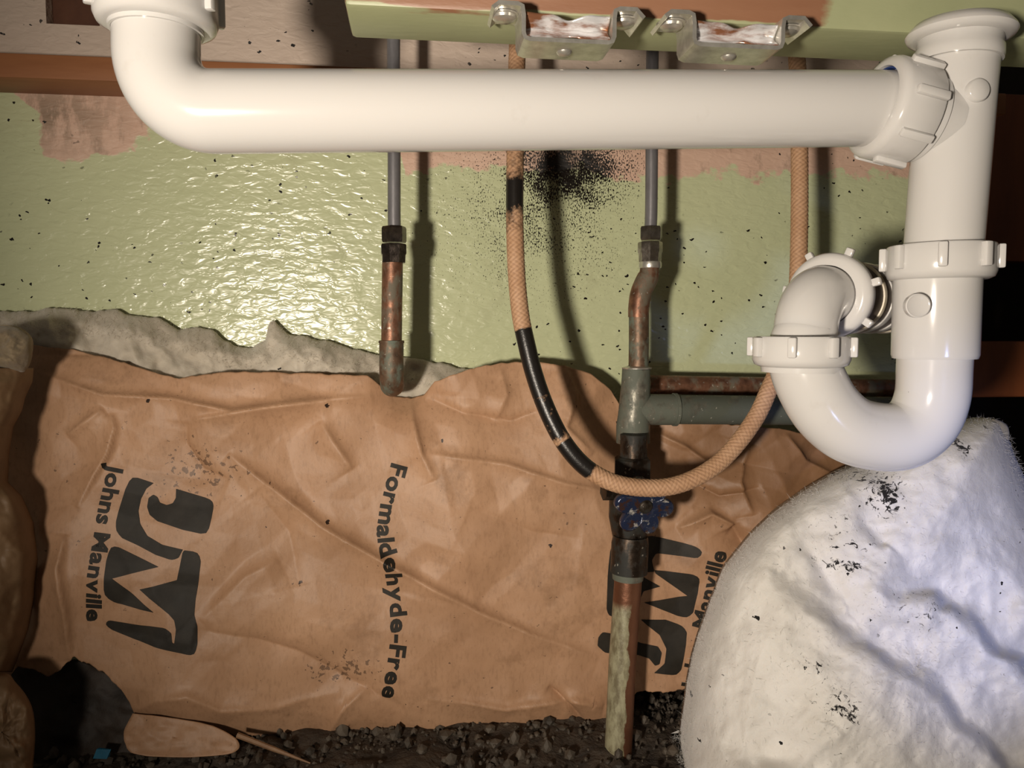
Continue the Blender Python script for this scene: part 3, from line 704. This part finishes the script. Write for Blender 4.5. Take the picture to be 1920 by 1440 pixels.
batt = empty('insulation_batt', (float(P(600, 1380, .61)[0]), .63, 0.0), 'kraft paper faced insulation batt with printed black logos standing against the wall', 'insulation')
nc, nr = 560, 230
cols = np.linspace(-20, 1690, nc); vv = np.linspace(0, 1, nr)
PX = np.repeat(cols[None], nr, 0)
tt = np.interp(cols, tx, ty) + 2.5 * fbm(cols / 14, cols * 0, 2, 3); bb = np.interp(cols, bx, by) + 5 * fbm(cols / 9, cols * 0 + 3, 5, 3)
PY = tt[None] + (bb - tt)[None] * vv[:, None]
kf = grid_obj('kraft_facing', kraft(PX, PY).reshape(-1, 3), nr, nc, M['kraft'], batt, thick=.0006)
tag(kf, 'crumpled brown kraft paper facing')

# --- print on the paper: outlines and letters cut on a grid and laid on the crumpled surface
def lay(name, polys=None, mesh=None, label=None):
    bm = bmesh.new()
    if polys:
        for pl in polys:
            n = len(pl); sm = []
            for i in range(n):                                # round corners a little
                a, b, c = pl[i - 1], pl[i], pl[(i + 1) % n]
                la = math.dist(a[:2], b[:2]); lc = math.dist(c[:2], b[:2]); r = b[2] if len(b) > 2 else 2.0
                ka = min(.45, r / max(la, 1e-6)); kc = min(.45, r / max(lc, 1e-6))
                p0 = (b[0] + (a[0] - b[0]) * ka, b[1] + (a[1] - b[1]) * ka); p2 = (b[0] + (c[0] - b[0]) * kc, b[1] + (c[1] - b[1]) * kc)
                for t in (0, .5, 1): sm.append(((1 - t) ** 2 * p0[0] + 2 * t * (1 - t) * b[0] + t * t * p2[0], (1 - t) ** 2 * p0[1] + 2 * t * (1 - t) * b[1] + t * t * p2[1], 0))
            vs_ = [bm.verts.new(p) for p in sm]; es = [bm.edges.new((vs_[i], vs_[(i + 1) % len(vs_)])) for i in range(len(vs_))]
            bmesh.ops.triangle_fill(bm, edges=es, use_beauty=True)
    else:
        V_, F_ = mesh; vs_ = [bm.verts.new(p) for p in V_]
        for f in F_:
            try: bm.faces.new([vs_[i] for i in f])
            except ValueError: pass
    xs = [v.co.x for v in bm.verts]; ys_ = [v.co.y for v in bm.verts]
    st_ = 4.0
    for k in np.arange(math.floor(min(xs) / st_) * st_, max(xs), st_): bmesh.ops.bisect_plane(bm, geom=bm.verts[:] + bm.edges[:] + bm.faces[:], plane_co=(k, 0, 0), plane_no=(1, 0, 0), dist=1e-4)
    for k in np.arange(math.floor(min(ys_) / st_) * st_, max(ys_), st_): bmesh.ops.bisect_plane(bm, geom=bm.verts[:] + bm.edges[:] + bm.faces[:], plane_co=(0, k, 0), plane_no=(0, 1, 0), dist=1e-4)
    bm.verts.index_update()
    pts_ = np.array([(v.co.x, v.co.y) for v in bm.verts]); W = kraft(pts_[:, 0], pts_[:, 1], .0009)
    # never under the paper: take the smallest depth of the neighbourhood
    me = bpy.data.meshes.new(name); me.from_pydata((W - np.array(batt.location)).tolist(), [], [[v.index for v in f.verts] for f in bm.faces]); bm.free()
    me.polygons.foreach_set('use_smooth', [True] * len(me.polygons)); me.materials.append(M['ink'])
    o = bpy.data.objects.new(name, me); COL.objects.link(o); o.parent = kf; ABS[o.name] = Vector(batt.location)
    if label: o['label'] = label
    return o
def zoomed(pl, x0, y0, k): return [(x0 + p[0] / k, y0 + p[1] / k) + ((p[2] / k,) if len(p) > 2 else (2.0,)) for p in pl]
LOGO_L = [
    [(530, 188, 40), (672, 240, 4), (622, 278), (588, 345), (575, 425), (590, 510), (640, 590), (740, 645), (882, 678, 2), (855, 732), (815, 747, 25), (700, 712), (560, 645), (470, 605), (428, 555, 40), (430, 490), (455, 390), (485, 280)],
    [(822, 280, 3), (1062, 348, 40), (1084, 385, 30), (1070, 470), (1045, 582, 45), (880, 547), (705, 492), (650, 450), (630, 400), (637, 340), (668, 318), (695, 335), (712, 372), (760, 388), (802, 375), (822, 340)],
    [(395, 655, 40), (450, 665), (724, 790, 3), (415, 866, 3), (694, 1092, 3), (420, 1034, 30), (353, 985, 40), (362, 850), (372, 750)],
    [(890, 683, 6), (985, 698, 40), (1000, 760), (988, 880), (968, 1010), (964, 1110), (986, 1180), (990, 1300), (975, 1368, 40), (920, 1362), (780, 1332), (560, 1275), (400, 1222), (352, 1190, 25), (372, 1158, 20), (600, 1182), (780, 1190, 25), (818, 1222), (826, 1285, 5), (840, 1290, 5), (849, 1200), (836, 1140), (800, 1100), (595, 942, 3), (845, 880, 5), (862, 800), (880, 700)]]
lay('printed_logo', [zoomed(q, 100, 840, 3.6) for q in LOGO_L], label='printed black logo on the left of the paper')
LOGO_R = [
    [(180, 290, 20), (380, 279), (590, 325, 20), (622, 350, 20), (600, 384, 20), (400, 366, 10), (378, 400), (388, 455, 3), (330, 458), (322, 474), (416, 527, 2), (330, 548), (300, 620), (200, 682, 20), (160, 676, 20), (150, 640), (155, 480), (165, 350)],
    [(388, 448, 3), (580, 466, 20), (612, 485, 20), (602, 560), (578, 655), (548, 682, 20), (500, 672), (332, 604, 2), (552, 575, 2), (395, 465, 3)],
    [(318, 690, 3), (440, 690), (525, 720, 25), (543, 750), (535, 810), (512, 930), (490, 958, 20), (378, 948, 2), (430, 900), (441, 830), (410, 765), (350, 718)],
    [(130, 757, 12), (200, 768), (320, 806), (400, 820), (418, 850), (406, 905), (384, 913), (355, 878), (300, 862), (140, 857, 12), (105, 825), (110, 785)]]
lay('printed_logo', [zoomed(q, 1080, 900, 2.667) for q in LOGO_R], label='printed black logo on the right of the paper, behind the pipe')
GLY = {}
def glyph(ch):
    if ch in GLY: return GLY[ch]
    cu = bpy.data.curves.new('tmp', 'FONT'); cu.body = ch; cu.size = 1.0; cu.offset = .034; cu.resolution_u = 3
    ob = bpy.data.objects.new('tmp', cu); COL.objects.link(ob); dg = bpy.context.evaluated_depsgraph_get(); dg.update()
    me = bpy.data.meshes.new_from_object(ob.evaluated_get(dg)); V_ = [tuple(v.co) for v in me.vertices]; F_ = [tuple(p.vertices) for p in me.polygons]
    bpy.data.objects.remove(ob); bpy.data.curves.remove(cu); bpy.data.meshes.remove(me)
    GLY[ch] = (V_, F_); return GLY[ch]
def text_path(string, base, size, sx=1.0, up_left=False, gaps=None):
    """letters along a baseline polyline in photograph pixels; size = font size in px. Fitted to the polyline length"""
    pts_ = np.array(base, float); sg = np.hypot(*np.diff(pts_, axis=0).T); S = np.concatenate([[0], np.cumsum(sg)])
    wd = []
    for ch in string:
        if ch == ' ': wd.append(.30); continue
        V_, _ = glyph(ch); wd.append(max(v[0] for v in V_) - min(v[0] for v in V_) + .055)
    k = S[-1] / (sum(wd) * size) ; VV = []; FF = []; cur = 0
    for ch, w_ in zip(string, wd):
        if ch != ' ':
            V_, F_ = glyph(ch); mn = min(v[0] for v in V_); b = len(VV); cs = (cur + w_ / 2) * size * k
            ox, oy = np.interp(cs, S, pts_[:, 0]), np.interp(cs, S, pts_[:, 1]); e = 8
            ax, ay = np.interp(max(cs - e, 0), S, pts_[:, 0]), np.interp(max(cs - e, 0), S, pts_[:, 1]); bx_, by_ = np.interp(min(cs + e, S[-1]), S, pts_[:, 0]), np.interp(min(cs + e, S[-1]), S, pts_[:, 1])
            dx, dy = bx_ - ax, by_ - ay; L_ = math.hypot(dx, dy); dx /= L_; dy /= L_
            nx, ny = dy, -dx                                   # letter tops: 90 degrees anticlockwise of reading direction on screen
            for v in V_:
                u_ = (v[0] - mn - (w_ - .055) / 2) * size * k * sx; v_ = v[1] * size
                VV.append((ox + dx * u_ + nx * v_, oy + dy * u_ + ny * v_, 0))
            FF += [tuple(b + i for i in f) for f in F_]
        cur += w_
    return VV, FF
lay('printed_lettering', mesh=text_path('Johns Manville', [(206, 866), (195, 920), (184, 975), (176, 1030), (169, 1080), (164, 1130), (163, 1166)], 40), label='small printed company name beside the left logo')
lay('printed_lettering', mesh=text_path('Formaldehyde-Free', [(735, 868), (724, 910), (712, 960), (707, 1000), (710, 1030), (721, 1065), (728, 1110), (733, 1160), (733, 1200), (728, 1240), (722, 1275), (715, 1310)], 43), label='printed lettering running down the middle of the paper')
lay('printed_lettering', mesh=text_path('Johns Manville', [(1299, 1290), (1308, 1235), (1321, 1180), (1335, 1120), (1346, 1070), (1355, 1030)], 41), label='small printed company name beside the right logo')

# --- fibreglass showing above the paper
CT = [(-80, 588), (0, 590), (50, 588), (100, 581), (150, 588), (220, 584), (240, 594), (300, 600), (335, 622), (370, 617), (400, 624), (440, 654), (470, 656), (498, 640), (504, 612), (514, 604), (525, 614), (540, 629), (600, 640), (640, 650), (700, 668), (760, 675), (800, 680), (850, 689), (900, 700), (1000, 715), (1130, 735)]
cx_, cy_ = zip(*CT)
nc2, nr2 = 420, 70
c2 = np.linspace(-80, 1130, nc2); top2 = np.interp(c2, cx_, cy_) + 5 * fbm(c2 / 22, c2 * 0, 31, 4)
rows = []
for k, v in enumerate(np.linspace(0, 1, nr2)):
    d = v * 260.0
    kk = min(1.0, d / 30); tsm = np.convolve(np.pad(top2, 12, 'edge'), np.ones(25) / 25, 'valid'); py = (top2 + d) * (1 - kk) + (tsm + d) * kk - 4
    X_, Z_ = c2 / 60.0, py / 60.0
    yf = .672 - .024 * (1 - np.exp(-d / 22.0)) - .016 * np.clip(d / 120, 0, 1) * np.clip((640 - c2) / 160, 0, 1) + .016 * fbm(X_, Z_, 40, 4) * min(1, d / 20)
    kb = kraft(c2, np.maximum(py, np.interp(c2, tx, ty)))[:, 1]
    inside = np.clip((py - np.interp(c2, tx, ty) + 14) / 14, 0, 1)
    yf = np.where(inside > 0, np.maximum(yf, kb * inside + yf * (1 - inside) + .004 * inside), yf)
    yf = np.clip(yf, .61, .676)
    rows.append(P(c2, py, yf))
back = P(c2, top2 - 2, .678 + 0 * c2)
core = grid_obj('fiberglass_core', np.concatenate([back[None], np.array(rows)]).reshape(-1, 3), nr2 + 1, nc2, M['fiber_dim'], batt)
tag(core, 'dusty off-white fibreglass showing above the paper')

# ------------------------------------------------------------------ white fibreglass batt, lower right
OUT = [(1262, 1500), (1266, 1440), (1283, 1330), (1300, 1240), (1322, 1160), (1350, 1090), (1385, 1035), (1430, 982), (1500, 930), (1570, 888), (1650, 850), (1720, 815), (1790, 790), (1845, 783), (1880, 795), (1905, 860), (1935, 930), (1990, 1000), (2080, 1090), (2130, 1250), (2120, 1450), (2060, 1600), (1800, 1680), (1450, 1660), (1290, 1600)]
CC = np.array([1720.0, 1250.0])
oc = np.array(smooth_path([(a, b, 0) for a, b in OUT + OUT[:1]], 10))[:-1, :2]
na = 420; sL = np.concatenate([[0], np.cumsum(np.hypot(*np.diff(np.vstack([oc, oc[:1]]), axis=0).T))]); su2 = np.linspace(0, sL[-1], na, endpoint=False)
ocl = np.vstack([oc, oc[:1]]); oc = np.stack([np.interp(su2, sL, ocl[:, 0]), np.interp(su2, sL, ocl[:, 1])], 1)
jit = 1 + .012 * fbm(su2 / 90, su2 * 0, 8, 3); oc = CC + (oc - CC) * jit[:, None]
VAL = [([(1480, 1095), (1560, 1150), (1640, 1212), (1760, 1272), (1850, 1370), (1930, 1450)], .036, 24), ([(1640, 1080), (1700, 1100), (1800, 1128), (1850, 1180), (1930, 1230), (2000, 1260)], .034, 20),
       ([(1470, 985), (1530, 1060), (1570, 1120)], .011, 18), ([(1580, 900), (1620, 960), (1650, 1010)], .010, 15), ([(1330, 1180), (1400, 1290), (1500, 1340)], .006, 30), ([(1380, 1440), (1420, 1410), (1500, 1440)], .010, 25)]
nrr = 170; rads_ = np.sin(np.linspace(0, 1, nrr) * np.pi / 2)
ring = []
for k in rads_[::-1]:
    p = CC + (oc - CC) * max(k, .002)
    stp = 1 if k > .9 else 5
    d, _, _ = segdist(p[:, 0], p[:, 1], [tuple(q) for q in oc[::stp]] + [tuple(oc[0])])
    y = .584 - .040 * np.sqrt(np.clip(1 - (1 - np.clip(d / 60, 0, 1)) ** 2, 0, 1)) - .055 * (1 - np.exp(-d / 160)) - .06 * np.clip((p[:, 1] - 1000) / 600, 0, 1) * np.clip(d / 120, 0, 1)
    wx_ = p[:, 0] + 26 * fbm(p[:, 0] / 70, p[:, 1] / 70, 91, 3); wy_ = p[:, 1] + 26 * fbm(p[:, 0] / 70, p[:, 1] / 70, 95, 3); wob = 1 + .9 * fbm(p[:, 0] / 130, p[:, 1] / 130, 97, 2)
    for pl, a, wd in VAL:
        dd_, par, side = segdist(wx_, wy_, pl); y = y + a * wob * np.sin(np.clip(par, .02, 1) * np.pi * .75 + .1) * np.exp(-(dd_ / np.where(side < 0, wd * 1.0, wd * 2.6)) ** 2)
    y = y + np.clip(d / 30, 0, 1) * (.008 * fbm(p[:, 0] / 120, p[:, 1] / 120, 50, 3) + .0028 * fbm(p[:, 0] / 30, p[:, 1] / 30, 60, 4))
    q = P(p[:, 0], p[:, 1], y); q[:, 2] = np.maximum(q[:, 2], .001); ring.append(q)
edge = ring[0].copy(); bk = edge.copy(); bk[:, 1] = np.maximum(bk[:, 1] + .006, .588); cen = np.repeat(bk.mean(0)[None], na, 0)
ring = [cen * .999 + bk * .001, bk] + ring
wbatt = grid_obj('fiberglass_roll', np.array(ring).reshape(-1, 3), len(ring), na, M['fiber'], None, origin=(float(P(1720, 1400, .5)[0]), .52, 0), closed_u=True)
tag(wbatt, 'puffy white fibreglass insulation with black mould spots at lower right', 'insulation')
# loose tuft at its top corner
def tuft(name, outline, Y, dep, mt, seed, label, cat, n=90, nrad=22, amp=.003, parent=None):
    c = np.array(outline, float).mean(0); o_ = np.array(smooth_path([(a, b, 0) for a, b in outline + outline[:1]], 8))[:-1, :2]
    L_ = np.linspace(0, len(o_), n, endpoint=False); o_ = np.vstack([o_, o_[:1]]); o_ = np.stack([np.interp(L_, np.arange(len(o_)), o_[:, k]) for k in (0, 1)], 1)
    rg = []
    for sgn, ks in ((1, np.linspace(.01, 1, nrad // 2)), (-1, np.linspace(1, .01, nrad))):
        for k in ks:
            p = c + (o_ - c) * k; y = Y + sgn * dep * np.sqrt(max(0, 1 - k * k)) + amp * fbm(p[:, 0] / 25, p[:, 1] / 25, seed, 4) * (1 - k ** 4)
            q = P(p[:, 0], p[:, 1], y); q[:, 2] = np.maximum(q[:, 2], .0008); rg.append(q)
    V_ = np.array(rg); 
    ob = grid_obj(name, V_.reshape(-1, 3), len(rg), n, mt, parent, origin=None if parent else tuple(P(c[0], max(q[1] for q in outline), Y)), closed_u=True)
    return tag(ob, label, cat)
tuft('fiberglass_tuft', [(1838, 800), (1862, 786), (1890, 800), (1888, 836), (1862, 842)], .575, .012, M['fiber_dim'], 5, 'small loose tuft of white fibreglass behind the trap', 'insulation')

# ------------------------------------------------------------------ batt along the left edge
lb = empty('side_batt', (float(P(-20, 1400, .56)[0]), .56, 0), 'shaded kraft faced insulation batt along the left edge', 'insulation')
def left_sheet(name, rightedge, y0, y1, Yr, Yl, mt, seed, amp, xl=-130):
    rows_ = []; nr_, nc_ = 150, 60
    ex, ey = zip(*[(b, a) for a, b in rightedge])
    for py in np.linspace(y0, y1, nr_):
        xr = np.interp(py, [p[1] for p in rightedge], [p[0] for p in rightedge])
        xs_ = np.linspace(xl, xr, nc_); u = (xs_ - xl) / (xr - xl)
        y = Yl + (Yr - Yl) * u ** 2 + .03 * np.clip((u - .82) / .18, 0, 1) ** 2 + amp * (tri(xs_ / 55, py / 75 + 0 * xs_, seed) + .6 * fbm(xs_ / 40, py / 40 + 0 * xs_, seed, 3)); q = P(xs_, 0 * xs_ + py, y); q[:, 2] = np.maximum(q[:, 2], .001); rows_.append(q)
    return grid_obj(name, np.array(rows_).reshape(-1, 3), nr_, nc_, mt, lb, thick=.0008)
left_sheet('kraft_facing', [(62, 690), (60, 715), (46, 745), (40, 770), (24, 800), (16, 850), (14, 905), (40, 930), (62, 980), (70, 1050), (64, 1120), (52, 1180), (36, 1225), (22, 1260)], 690, 1260, .57, .535, M['shadekraft'], 77, .010)
tuft('fiberglass_core', [(-120, 640), (-20, 612), (30, 612), (58, 630), (62, 655), (52, 690), (20, 702), (-120, 700)], .573, .02, M['shadefiber'], 9, None, None, parent=lb, amp=.008)
tuft('fiberglass_flap', [(-120, 1290), (0, 1262), (30, 1280), (58, 1320), (66, 1370), (62, 1440), (55, 1500), (-120, 1520)], .545, .022, M['shadekraft'], 19, None, None, parent=lb, amp=.010)

# ------------------------------------------------------------------ scraps and grit on the floor
def scrap(name, outline, Yt, Yb, mt, label, cat, thick=.0012):
    o_ = np.array(smooth_path([(a, b, 0) for a, b in outline + outline[:1]], 6))[:-1, :2]; c = o_.mean(0); y0, y1 = o_[:, 1].min(), o_[:, 1].max(); rg = []
    o_ = o_ + 1.5 * np.stack([fbm(np.arange(len(o_)) / 3., np.arange(len(o_)) * 0., 3), fbm(np.arange(len(o_)) / 3., np.arange(len(o_)) * 0. + 9, 4)], 1)
    for k in np.linspace(.01, 1, 20):
        p = c + (o_ - c) * k; y = Yt + (Yb - Yt) * (p[:, 1] - y0) / (y1 - y0) + .004 * fbm(p[:, 0] / 60, p[:, 1] / 40, 71, 3)
        q = P(p[:, 0], p[:, 1], y); q[:, 2] = np.maximum(q[:, 2], .001); rg.append(q)
    ob = grid_obj(name, np.array(rg).reshape(-1, 3), 20, len(o_), mt, None, origin=tuple(P(c[0], y1, Yb)), closed_u=True, thick=thick)
    return tag(ob, label, cat)
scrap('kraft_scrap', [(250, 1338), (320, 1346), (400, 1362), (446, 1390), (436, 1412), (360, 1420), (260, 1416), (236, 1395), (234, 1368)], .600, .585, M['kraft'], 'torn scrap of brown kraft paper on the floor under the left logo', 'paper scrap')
scrap('tar_paper', [(10, 1235), (40, 1225), (80, 1240), (110, 1255), (140, 1236), (200, 1262), (240, 1300), (256, 1340), (236, 1380), (245, 1420), (150, 1440), (80, 1450), (50, 1360)], .635, .600, M['sill'], 'dark torn tar paper beneath the lower left corner of kraft facing', 'tar paper')
sp0, sp1 = PV(445, 1378, .592), PV(582, 1436, .578); sp0.z = max(sp0.z, .003); sp1.z = max(sp1.z, .003)
MB().tube([sp0, sp0.lerp(sp1, .5), sp1], [.0022, .0018, .0005], 6).build('wood_splinter', M['splinter'], None, 30, origin=sp0)
tag(bpy.data.objects['wood_splinter'], 'thin pointed wood splinter beside the kraft scrap', 'splinter')
bb0 = PV(190, 1414, .588)
MB().add([Vector((bb0.x + a, .588 + b, max(bb0.z, .003) + c)) for a, b, c in ((-.006, 0, -.003), (.004, -.001, -.0035), (.0065, .001, .0025), (-.004, .002, .003), (-.005, .003, -.003), (.005, .002, -.003), (.006, .003, .002), (-.003, .004, .003))],
         [(0, 1, 2, 3), (7, 6, 5, 4), (0, 4, 5, 1), (1, 5, 6, 2), (2, 6, 7, 3), (3, 7, 4, 0)]).build('plastic_chip', M['bluebit'], None, 0, origin=bb0)
tag(bpy.data.objects['plastic_chip'], 'tiny blue plastic chip on the dark floor at lower left', 'plastic chip')
# grit: uncountable crumbs, and a low ridge of dirt
rng_ = np.random.default_rng(4)
gm = MB()
ico = bmesh.new(); bmesh.ops.create_icosphere(ico, subdivisions=1, radius=1.0); ico.verts.index_update()
iv = np.array([v.co for v in ico.verts]); iff = [[v.index for v in f.verts] for f in ico.faces]; ico.free()
for k in range(1500):
    px_ = rng_.uniform(60, 1300); Y_ = .655 - abs(rng_.normal(0, .05)) - .01
    q = P(px_, 1400, Y_); r_ = float(np.clip(rng_.lognormal(-6.35, .6), .0006, .0055)); sc = rng_.uniform(.6, 1.25, 3) * r_
    vv_ = iv * sc * rng_.uniform(.75, 1.2, (len(iv), 1)) + np.array([q[0], Y_, sc[2] * .6 + rng_.uniform(0, .006) * (Y_ > .58)])
    gm.add(vv_, iff)
g = gm.build('floor_grit', M['chip'], None, 0); tag(g, 'dark crumbs of mortar and dirt strewn along the floor', 'grit', kind='stuff')
# fine loose fibres standing off the white insulation
def fibres(name, anchors, n, length, width, mt, parent, seed):
    rg = np.random.default_rng(seed); base = np.array(ABS[parent.name]); A = anchors[rg.integers(0, len(anchors), n)] + rg.normal(0, .0008, (n, 3))
    d = rg.normal(0, 1, (n, 3)); d[:, 1] -= .6; d /= np.linalg.norm(d, axis=1)[:, None]; L = length * rg.uniform(.3, 1.0, n)[:, None]
    side = np.cross(d, np.array([0, 1.0, .2])); side /= np.linalg.norm(side, axis=1)[:, None] + 1e-9; side *= width
    bend = rg.normal(0, .35, (n, 3)) * L
    p0, p1, p2 = A, A + d * L * .5 + bend * .3, A + d * L + bend
    V_ = np.stack([p0 - side, p0 + side, p1 + side * .8, p1 - side * .8, p2], 1).reshape(-1, 3) - base
    V_[:, 2] = np.maximum(V_[:, 2], .001); k = np.arange(n) * 5; fs_ = [(a, a + 1, a + 2, a + 3) for a in k] + [(a + 3, a + 2, a + 4) for a in k]
    me = bpy.data.meshes.new(name); me.from_pydata(V_.tolist(), [], fs_); me.materials.append(mt)
    o = bpy.data.objects.new(name, me); COL.objects.link(o); o.parent = parent; o['kind'] = 'stuff'; return o
fibres('loose_fibers', np.concatenate(ring[2:40]), 9000, .005, .00010, M['fiber'], wbatt, 3)
fibres('loose_fibers', np.concatenate(ring[40:]), 6000, .004, .00009, M['fiber'], wbatt, 5)
fibres('loose_fibers', np.concatenate(rows[:14]), 5000, .004, .00010, M['fiber_dim'], batt, 6)
